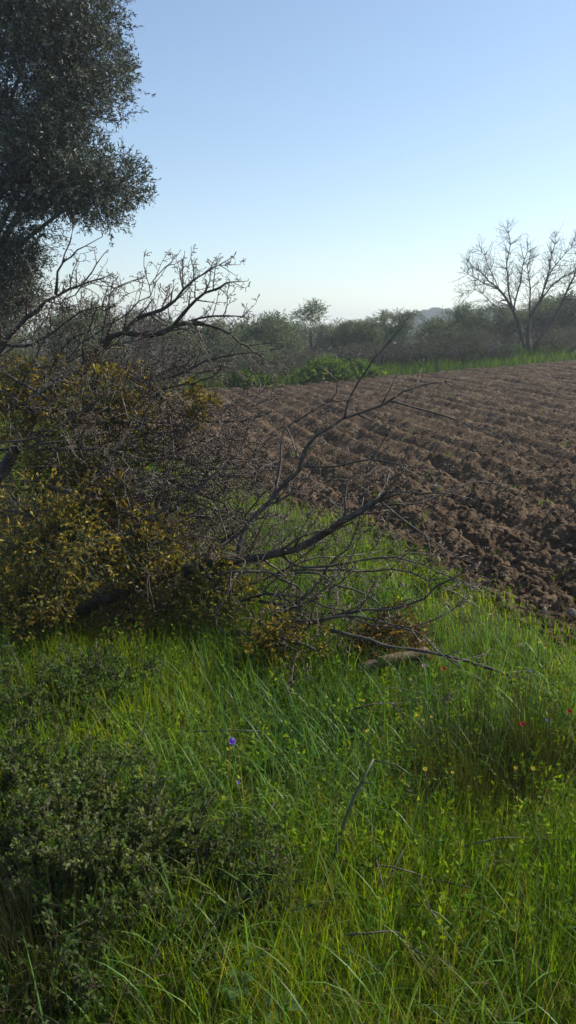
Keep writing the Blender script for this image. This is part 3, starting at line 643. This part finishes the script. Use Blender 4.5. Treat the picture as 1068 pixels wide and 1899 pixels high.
# ------------------------------------------------------------------ grass
def blades(x, y, z, h, wd, az, tilt, bend, col, nseg=3, taper=0.75):
    n = len(x); a = tilt; ds = h / nseg; cz, cr = z.copy(), np.zeros(n); ca, sa = np.cos(az), np.sin(az); L, Rr = [], []
    sx, sy = -sa, ca
    for k in range(nseg):
        t = k / nseg; wk = wd * (1 - t) ** taper * (0.75 if k == 0 else 1) * 0.5
        px_, py_ = x + ca * cr, y + sa * cr
        L.append(np.stack([px_ + sx * wk, py_ + sy * wk, cz], 1)); Rr.append(np.stack([px_ - sx * wk, py_ - sy * wk, cz], 1))
        cr = cr + np.sin(a) * ds; cz = cz + np.cos(a) * ds; a = a + bend / nseg
    tip = np.stack([x + ca * cr, y + sa * cr, cz], 1)
    V = np.stack([v for p_ in zip(L, Rr) for v in p_] + [tip], 1); m = 2 * nseg + 1; b = np.arange(n)[:, None] * m
    Q = [b + np.array([[2 * k, 2 * k + 1, 2 * k + 3, 2 * k + 2]]) for k in range(nseg - 1)]
    T = b + np.array([[2 * nseg - 2, 2 * nseg - 1, 2 * nseg]])
    return V.reshape(-1, 3), [np.concatenate(Q) if Q else [], T], np.repeat(col, m, 0)
GP = [(0.125, 0.205, 0.010), (0.095, 0.172, 0.010), (0.170, 0.240, 0.012), (0.066, 0.130, 0.010), (0.21, 0.250, 0.02)]
GB = [(0.09, 0.19, 0.030), (0.08, 0.165, 0.03), (0.12, 0.22, 0.045)]
ST = [(0.26, 0.21, 0.11), (0.19, 0.15, 0.07), (0.14, 0.11, 0.05)]
def shrub_zone(x, y): return np.exp(-(((x + 0.75) / 0.42) ** 2 + ((y - 2.35) / 0.45) ** 2))
def near_pts(n, d0, d1, pw=1.0, left=-0.62, right=0.62, pad=0.5):
    d = d0 * (d1 / d0) ** (rng.uniform(0, 1, n) ** pw); x = d * rng.uniform(left, right, n) + rng.uniform(-pad, pad, n); return x, d
def heap_zone(x, y): return (ss(y, 4.15, 4.5) * (1 - ss(y, 6.6, 7.2)) * (1 - ss(x, -0.75, -0.1)) + 1.3 * np.exp(-(((x - 0.47) / 0.3) ** 2 + ((y - 3.85) / 0.28) ** 2)))
def on_grass(x, y, soft=0.2): return (edge_in(x, y) + soft * rng.normal(size=len(x)) < 0.0) & (rng.uniform(size=len(x)) > 0.96 * heap_zone(x, y))
def grass_obj(name, x, y, h, wd, pal, label, nseg=3, tilt=0.35, bend=0.9, jit=0.18, cat='grass', mat='grass'):
    n = len(x); c = pick_cols(n, pal, jit); pt = (fbm(x * 2.1, y * 2.1, 91) - 0.47)[:, None]; c = np.clip(c * (1 + pt * np.array([[2.0, 1.1, 0.6]])), 0.004, 0.6)
    V, F, C = blades(x, y, gz(x, y) - 0.01, h, wd, rng.uniform(0, 6.283, n), np.abs(rng.normal(0, tilt, n)), np.abs(rng.normal(0, bend, n)) + 0.1, c, nseg)
    o = obj(name, mesh_np(name, V, F, C), M[mat]); tag(o, label, cat, kind='stuff'); return o
x, y = near_pts(114000, 0.95, 9.5, 0.8); k = on_grass(x, y) & (rng.uniform(size=len(x)) > 0.72 * shrub_zone(x, y)); x, y = x[k], y[k]
pn = fbm(x * 1.1, y * 1.1, 51); hh = (0.05 + 0.19 * np.clip((pn - 0.25) * 2, 0.1, 1.2)) * rng.uniform(0.45, 1.15, len(x)) * ss(-edge_in(x, y), -0.4, 0.5) + 0.03
grass_obj('meadow_grass', x, y, hh, rng.uniform(0.0025, 0.0055, len(x)) * (0.8 + 0.1 * y), GP, 'dense green meadow grass covering the verge in the foreground')
print('grass', len(x))
x, y = near_pts(15000, 1.0, 5.2, 0.85, -0.3, 0.6); pn = fbm(x * 1.3 + 7, y * 1.3, 57); k = on_grass(x, y) & (pn > 0.44) & (edge_in(x, y) < -0.35) & ((y > 2.3) | (rng.uniform(size=len(x)) < 0.3)); x, y = x[k], y[k]
grass_obj('long_grass', x, y, rng.uniform(0.14, 0.34, len(x)), rng.uniform(0.004, 0.0085, len(x)), GB, 'long arching blue green grass blades in the foreground', 6, 0.35, 1.9, mat='blade')
x, y = near_pts(8000, 0.95, 6, 0.9); k = on_grass(x, y); x, y = x[k], y[k]
grass_obj('dry_grass', x, y, rng.uniform(0.10, 0.36, len(x)), rng.uniform(0.0018, 0.0035, len(x)), ST, 'thin dry straw blades scattered among the green grass', 4, 0.8, 1.6)
# leafy weeds among the grass
x, y = near_pts(8000, 0.95, 7, 0.8); pn = fbm(x * 1.6 + 3, y * 1.6 + 9, 61); k = on_grass(x, y) & (pn > 0.47); x, y = x[k], y[k]
B = np.stack([x, y, gz(x, y) + rng.uniform(0, 0.10, len(x))], 1); V, F, C = sprigs(B, rng.normal(size=(len(x), 3)) * 0.5 + np.array([0, 0, 1]), 7, 0.11, 0.022, 0.010, GP, 0.2, 1.1)
tag(obj('small_weeds', mesh_np('small_weeds', V, [F], C), M['shrubleaf']), 'small leafy green weeds growing low between the grass', 'weeds', kind='stuff')
# verge beyond the field and rough grass behind the heap
n = 26000; x = rng.uniform(-7, 17, n); y = yfar(x) + rng.uniform(-0.5, 4.5, n) ** 1.0
grass_obj('verge_grass', x, y, rng.uniform(0.12, 0.45, n) * (0.5 + fbm(x * 0.8, y * 0.8, 71)), rng.uniform(0.018, 0.034, n), [(0.075, 0.13, 0.022), (0.06, 0.105, 0.02), (0.10, 0.15, 0.028)], 'bright green grass bank along the far edge of the field', 2)
n = 26000; y = 8.5 * np.exp(rng.uniform(0, 1.15, n)); x = -rng.uniform(0.0, 0.5, n) * y - 0.2 + 0.0 * y; k = on_grass(x, y, 0.2); x, y = x[k], y[k]
grass_obj('rough_grass', x, y, rng.uniform(0.12, 0.4, len(x)), rng.uniform(0.008, 0.016, len(x)), GP + ST[1:2], 'rough grass growing behind the brush heap')
# sparse weeds coming up in the field
n = 110; d = 4.5 * np.exp(rng.uniform(0, 1.8, n)); x = d * rng.uniform(-0.1, 0.5, n); k = inside(x, d) > 0.15; x, d = x[k], d[k]
m = len(x); x = np.repeat(x, 12) + rng.normal(0, 0.03, m * 12); d = np.repeat(d, 12) + rng.normal(0, 0.03, m * 12)
V, F, C = blades(x, d, field_z(x, d), rng.uniform(0.03, 0.09, m * 12), np.full(m * 12, 0.008), rng.uniform(0, 6.28, m * 12), np.abs(rng.normal(0, .6, m * 12)), np.full(m * 12, .5), pick_cols(m * 12, GP))
tag(obj('field_weeds', mesh_np('field_weeds', V, F, C), M['grass']), 'tiny green weeds sprouting in the ploughed soil', 'weeds', kind='stuff')

# ------------------------------------------------------------------ small shrubs in the foreground
def low_shrub(label, px, py, rad, hgt, n, pal, leaf=(0.016, 0.0095), nst=60, nl=16, name='low_shrub', cat='shrub'):
    c = G(px, py); root = thing(name, c, label, cat); ts = Tubes(); B, Dv = [], []
    for _ in range(nst):
        a = rnd(0, 6.28); q = math.sqrt(random.random()) * rad; p = c + np.array([math.cos(a) * q * 0.5, math.sin(a) * q * 0.5, 0]); p[2] = hz(p[0], p[1]) - 0.01
        v = unit([math.cos(a) * rnd(0.2, 1.0), math.sin(a) * rnd(0.2, 1.0), 1]); L = hgt * rnd(0.7, 1.3); pts = [p]
        for k in range(5): v = unit(v + 0.28 * rvec() - np.array([0, 0, 0.05])); pts.append(pts[-1] + v * L / 5)
        ts.add(pts, np.linspace(0.0035, 0.0012, 6), 4)
        for k in range(1, 6):
            for _ in range(n):
                s0 = pts[k] + (pts[k - 1] - pts[k]) * random.random(); vv = unit(0.6 * v + rvec()); e = s0 + vv * rnd(0.03, 0.09); ts.add([s0, e], [0.0014, 0.001], 3); B.append(s0); Dv.append(vv)
    B = np.array(B); Dv = np.array(Dv); V, F, C = sprigs(B, Dv, nl, 0.08, leaf[0], leaf[1], pal, 0.22, 1.0)
    part('stems', *ts.data(), M['twig'], root, kind='stuff'); part('leaves', V, [F], M['shrubleaf'], root, C, kind='stuff')
SG = [(0.08, 0.115, 0.025), (0.11, 0.145, 0.04), (0.06, 0.09, 0.02), (0.16, 0.185, 0.075)]
DG = [(0.075, 0.12, 0.028), (0.10, 0.145, 0.035), (0.06, 0.09, 0.022)]
random.seed(5)
low_shrub('pale small leaved shrub at the left edge in the foreground', 40, 1560, 0.38, 0.33, 4, SG)
low_shrub('pale small leaved shrub beside the broken grey sticks', 195, 1640, 0.32, 0.26, 4, SG)
low_shrub('dark low shrub in the grass right of the grey sticks', 370, 1700, 0.26, 0.22, 3, DG, nst=40)
low_shrub('dark straggly shrub added to darken the lower left corner beside the dry tuft', 130, 1800, 0.28, 0.20, 3, DG, nst=40, nl=10)  # extra shrub, put in to make the lower left corner darker
low_shrub('green leafy bush at the foot of the heap on the left', 70, 1330, 0.42, 0.24, 4, DG + SG[:1])
low_shrub('green leafy weed patch in front of the lichened stub', 190, 1300, 0.25, 0.18, 3, DG, nst=36)
low_shrub('bright green bushy weed on the field edge near the end of the low branch', 810, 1100, 0.12, 0.14, 2, GP, nst=24)
def weed_clump(label, px, py, hw, H):
    c = G(px, py); root = thing('green_weed', c, label, 'weed'); d = c[1]; r = hw / FPX * d
    B = c + rng.normal(size=(420, 3)) * np.array([r * 0.5, r * 0.5, 0]); hh = H * rng.uniform(0.2, 1, 420) * np.exp(-((B[:, 0] - c[0]) / r) ** 2); B[:, 2] = height(B[:, 0], B[:, 1])
    ts = Tubes()
    for k in range(0, 420, 3): ts.add([B[k], B[k] + np.array([rnd(-.05, .05), rnd(-.05, .05), hh[k]])], [0.008, 0.004], 3)
    B[:, 2] += hh; V, F, C = sprigs(B, rng.normal(size=(420, 3)) + np.array([0, 0, 0.8]), 9, 0.22, 0.11, 0.06, [(0.085, 0.14, 0.03), (0.065, 0.11, 0.025), (0.12, 0.165, 0.045)], 0.2, 1.0)
    part('stems', *ts.data(), M['green_stem'], root, kind='stuff'); part('leaves', V, [F], M['grass'], root, C, kind='stuff')
weed_clump('bright green leafy weed clump at the far field edge left of centre', 605, 704, 52, 0.6)
weed_clump('bright green weed clump right beside the larger one on the far verge', 665, 699, 32, 0.4)
weed_clump('low green weed clump at the far left end of the field', 455, 716, 40, 0.35)

# dark wispy rush tuft
def rush(label, px, py, n, H, spread):
    c = G(px, py); root = thing('rush_tuft', c, label, 'plant'); a = rng.uniform(0, 6.283, n); q = np.sqrt(rng.uniform(0, 1, n)) * spread
    x = c[0] + np.cos(a) * q; y = c[1] + np.sin(a) * q
    V, F, C = blades(x, y, gz(x, y) - 0.01, H * rng.uniform(0.5, 1.1, n), np.full(n, 0.0026), a + rng.normal(0, .5, n), np.abs(rng.normal(0.15, .2, n)), np.abs(rng.normal(0.2, .3, n)), pick_cols(n, [(0.025, 0.034, 0.013), (0.035, 0.042, 0.018), (0.05, 0.045, 0.025)]), 4)
    part('stalks', V, F, M['grass'], root, C, kind='stuff')
rush('dark wispy rush tuft standing in the grass below the dead stick', 895, 1465, 900, 0.36, 0.24)
rush('smaller dark rush tuft right of the large one near the right edge', 985, 1420, 500, 0.30, 0.10)
rush('reddish dry rush tuft in the lower left corner', 110, 1830, 500, 0.34, 0.14)

# broad leaved weeds at the bottom
def broad_weed(label, px, py, n, L):
    c = G(px, py); root = thing('broadleaf_weed', c, label, 'weed')
    for k in range(n):
        a = k * 2.4 + rnd(-.3, .3); el = rnd(0.35, 1.0); d = np.array([math.cos(a) * math.cos(el), math.sin(a) * math.cos(el), math.sin(el)]); s = np.array([-math.sin(a), math.cos(a), 0]); l = L * rnd(0.7, 1.15); up_ = np.cross(s, d) * -1
        rows = []
        for t, wf in ((0, .05), (.3, .07), (.42, .55), (.6, .85), (.8, .6), (1.0, .06)):
            m_ = c + d * l * t - np.array([0, 0, 1]) * l * 0.45 * t * t + np.array([0, 0, 0.10]); w_ = wf * l * 0.30
            rows += [m_ + s * w_ + up_ * w_ * .25, m_, m_ - s * w_ + up_ * w_ * .25]
        F = [[3 * i + j, 3 * i + j + 1, 3 * i + j + 4, 3 * i + j + 3] for i in range(5) for j in range(2)]
        col = np.repeat(pick_cols(1, [(0.10, 0.17, 0.045), (0.08, 0.14, 0.035)]), len(rows), 0)
        part('leaf', rows, [F], M['shrubleaf'], root, col, True)
    ts = Tubes(); ts.add([c - np.array([0, 0, .02]), c + np.array([0, 0, 0.11])], [0.006, 0.004], 5); part('stem', *ts.data(), M['green_stem'], root)
broad_weed('broad leaved pale green weed at the bottom edge left of centre', 440, 1895, 9, 0.06)
broad_weed('broad leaved weed just above the bottom one with upright leaves', 468, 1840, 6, 0.055)
broad_weed('broad leaved weed at the bottom edge in the centre', 515, 1935, 6, 0.06)

# ------------------------------------------------------------------ loose shoots and sticks in the foreground
cut_branch('long dark green thorny shoot standing up out of the grass', [
    ([(603, 1705, 2.05), (612, 1640, 2.08), (628, 1560, 2.12), (655, 1480, 2.16), (692, 1408, 2.22)], 0.0075, 0.0045, dict(dens=0, start=1, jit=0.001)),
    ([(671, 1451, 2.18), (690, 1452, 2.16)], 0.004, 0.002, dict(dens=0, start=1, jit=0)),
    ([(692, 1410, 2.22), (735, 1419, 2.2), (764, 1440, 2.18)], 0.003, 0.002, dict(dens=0, start=1, jit=0.001))], name='thorny_shoot', cat='shoot', mat='green_stem')
cut_branch('thin forked dry twig leaning in the grass right of the green shoot', [
    ([(712, 1660, 2.0), (700, 1600, 2.05), (690, 1550, 2.1), (688, 1495, 2.15)], 0.0035, 0.0015, dict(dens=0, start=1)), ([(712, 1650, 2.0), (740, 1590, 2.1), (758, 1562, 2.15)], 0.003, 0.0018, dict(dens=0, start=1))], name='dry_twig', cat='twig', jit=0.002)
cut_branch('thin brown twig lying across the grass at the lower right', [
    ([(670, 1604, 2.1), (730, 1608, 2.1), (800, 1630, 2.08), (870, 1645, 2.05)], 0.004, 0.0025, dict(dens=0, start=1)), ([(772, 1620, 2.08), (800, 1690, 1.95), (840, 1740, 1.9)], 0.003, 0.0015, dict(dens=0, start=1))], name='dry_twig', cat='twig', jit=0.003)
cut_branch('long thin twig running to the right edge above the lower twig', [
    ([(860, 1570, 2.25), (930, 1554, 2.28), (1000, 1555, 2.28), (1075, 1562, 2.26)], 0.0035, 0.002, dict(dens=2, tl=(0.05, 0.12), maxl=0))], name='dry_twig', cat='twig', jit=0.002)
cut_branch('bent dark twig low in the grass near the bottom centre', [
    ([(630, 1735, 1.85), (690, 1730, 1.85), (740, 1730, 1.85), (765, 1760, 1.8), (820, 1785, 1.78)], 0.004, 0.002, dict(dens=2, tl=(0.08, 0.15), maxl=0))], name='dry_twig', cat='twig', jit=0.003)
cut_branch('pale grey broken stick crossing the small leaved shrub', [
    ([(190, 1590, 2.15), (240, 1570, 2.17), (280, 1547, 2.2), (300, 1496, 2.24)], 0.004, 0.0055, dict(dens=0, start=1))], name='broken_stick', cat='stick', jit=0.003)
cut_branch('thin dark stick slanting through the low shrub right of the pale stick', [
    ([(320, 1515, 2.3), (370, 1535, 2.25), (410, 1570, 2.2), (460, 1603, 2.15), (500, 1680, 2.05)], 0.004, 0.002, dict(dens=3, tl=(0.08, 0.18), maxl=0))], name='broken_stick', cat='stick', jit=0.003)
cut_branch('straight dark stick lying level in the grass below the violet flower tips', [
    ([(360, 1357, 3.0), (420, 1355, 3.0), (495, 1356, 3.0)], 0.0045, 0.003, dict(dens=0, start=1))], name='broken_stick', cat='stick', jit=0.003)
cut_branch('long thin stick lying in front of the heap over the green weeds', [
    ([(-20, 1345, 3.0), (60, 1322, 3.05), (160, 1320, 3.1)], 0.0045, 0.003, dict(dens=2, tl=(0.1, 0.2), maxl=0))], name='broken_stick', cat='stick', jit=0.003)
cut_branch('forked thin twig lying over the grass below the fallen log', [
    ([(640, 1320, 3.3), (690, 1306, 3.35), (760, 1303, 3.4), (815, 1295, 3.45)], 0.0045, 0.002, dict(dens=8, tl=(0.08, 0.2), maxl=1)), ([(690, 1306, 3.35), (720, 1275, 3.4), (790, 1287, 3.4)], 0.003, 0.002, dict(dens=5, tl=(0.08, 0.15), maxl=0))], name='dry_twig', cat='twig', jit=0.003)

# ------------------------------------------------------------------ flowers
def flower(label, px, py, d, size, pal, cat='flower', name='anemone', cup=0.5, npet=7, centre=(0.02, 0.015, 0.03), group=None):
    h = HP(px, py, max(0.17, d)); b = np.array([h[0] + rnd(-.02, .02), h[1] + rnd(0, .02), hz(h[0], h[1]) - 0.01])
    if b[2] > h[2] - 0.03: h[2] = b[2] + 0.05
    root = thing(name, b, label, cat, group); ts = Tubes(); ts.add(spline([b, (b + h) / 2 + np.array([0.01, 0, 0]), h], 0.05), np.full(len(spline([b, (b + h) / 2 + np.array([0.01, 0, 0]), h], 0.05)), 0.0015), 4)
    part('stem', *ts.data(), M['green_stem'], root); r = size / 2
    face = unit(np.array([0.1, -0.45, 0.9])); ux = unit(np.cross(face, [0, 1, 0.2])); uy = np.cross(face, ux)
    for k in range(npet):
        a = k * 6.283 / npet + rnd(-.1, .1); d_ = ux * math.cos(a) + uy * math.sin(a); s = -ux * math.sin(a) + uy * math.cos(a); rows = []
        for t, wf in ((0.05, .12), (.45, .42), (.8, .40), (1, .15)):
            m_ = h + d_ * r * t * (1 - cup * 0.35 * t) + face * r * cup * t * t
            rows += [m_ + s * wf * r + face * r * 0.08, m_, m_ - s * wf * r + face * r * 0.08]
        F = [[3 * i + j, 3 * i + j + 1, 3 * i + j + 4, 3 * i + j + 3] for i in range(3) for j in range(2)]
        part('petal', rows, [F], M['petal'], root, np.repeat(pick_cols(1, pal, 0.1), 12, 0), True)
    part('centre', IV1 * r * 0.22 + h + face * r * 0.1, [IF1], M['petal'], root, np.tile(np.array(centre), (len(IV1), 1)), True)
VI = [(0.30, 0.20, 0.62), (0.24, 0.15, 0.55)]; RE = [(0.45, 0.04, 0.035), (0.38, 0.03, 0.03)]; YE = [(0.70, 0.58, 0.05), (0.62, 0.50, 0.04)]
flower('large violet anemone in the grass at the centre left', 430, 1380, 0.24, 0.036, VI, cup=1.1)
flower('small violet flower just below the large violet anemone', 442, 1452, 0.24, 0.013, VI, name='violet_flower', npet=5)
flower('red anemone at the right end of the fallen log', 823, 1241, 0.24, 0.023, RE)
flower('red anemone beside the dark rush tuft at the right', 968, 1344, 0.24, 0.024, RE)
flower('red anemone at the right edge under the dead stick', 1055, 1320, 0.24, 0.026, RE)
flower('tiny blue flower between the two red anemones on the right', 1014, 1336, 0.24, 0.014, VI, name='blue_flower', npet=5)
flower('pale pink anemone directly in front of the fallen log', 786, 1236, 0.24, 0.024, [(0.5, 0.34, 0.42)])
flower('tiny lilac flower right of the pale stone near the dead stick', 984, 1245, 0.24, 0.012, VI, name='blue_flower', npet=5)
for k, (px, py) in enumerate([(674, 1300), (681, 1356), (774, 1327), (784, 1336), (800, 1330), (788, 1427), (839, 1433), (956, 1425), (988, 1426), (761, 1260), (1011, 1202), (1000, 1192)]):
    g = G(px, py + 55 if py > 1250 else py + 25); flower('small yellow flower dotted in the grass right of centre', px, py, 0.22, 0.0125 + 0.003 * (k % 3), YE, name='yellow_flower', npet=5, centre=(0.5, 0.35, 0.02), group='yellow flowers in the grass')

# ------------------------------------------------------------------ stones at the field edge
for k, (px, py, wpx, hpx, label) in enumerate([
    (1009, 1130, 11, 30, 'upright pale stone standing at the field edge near the right side'), (1058, 1136, 16, 20, 'pale stone at the right edge of the photo on the soil'),
    (929, 1110, 20, 14, 'rounded pale stone half sunk at the corner of the field'), (872, 1104, 22, 16, 'tan stone beside the bushy weed at the field edge'),
    (967, 1192, 30, 12, 'flat pale stone lying in the grass left of the right edge'), (890, 1222, 30, 24, 'rough whitish stone in the grass at the fork of the dead stick'),
    (904, 1136, 24, 10, 'flat grey stone below the rounded one at the field edge'), (755, 1032, 34, 9, 'flat pale slab at the grass edge behind the low branch'),
    (811, 1034, 12, 16, 'small upright stone at the grass edge right of the flat slab'), (808, 899, 10, 8, 'white pebble alone on the soil in mid field'),
    (830, 1058, 34, 20, 'dark earth coloured boulder at the corner of the soil'), (700, 1000, 16, 10, 'small tan stone on the soil above the flat slab')]):
    g = G(px, py + hpx * 0.4); d = g[1]; z = max(hz(g[0], d) - 0.02, float(field_z(np.array(g[0]), np.array(d)))); rx, rz = wpx / FPX * d / 2, hpx / FPX * d / 2
    v = lump_verts(IV3, k + 30, 0.35, 1.4) * np.array([rx, max(rx * 0.8, 0.015), rz]); me = mesh_np('field_stone', v + np.array([0, 0, rz * 0.6]), [IF3], None, True)
    tag(obj('field_stone', me, M['soil'] if 'dark earth' in label else M['stone'], None, (g[0], d, z)), label, 'stone')

# ------------------------------------------------------------------ haze, one even box of air round everything
m, t, p, out = new_mat('haze_air'); t.nodes.remove(p)
vol = t.nodes.new('ShaderNodeVolumePrincipled'); vol.inputs['Density'].default_value = 0.0014; vol.inputs['Color'].default_value = (0.86, 0.92, 1.0, 1); vol.inputs['Anisotropy'].default_value = 0.35
t.links.new(vol.outputs[0], out.inputs['Volume'])
V = [(x, y, z) for z in (-6, 24) for y in (-605, 905) for x in (-605, 605)]
tag(obj('haze', mesh_np('haze', V, [np.array([[0, 2, 3, 1], [4, 5, 7, 6], [0, 1, 5, 4], [1, 3, 7, 5], [3, 2, 6, 7], [2, 0, 4, 6]])]), m), kind='stuff')
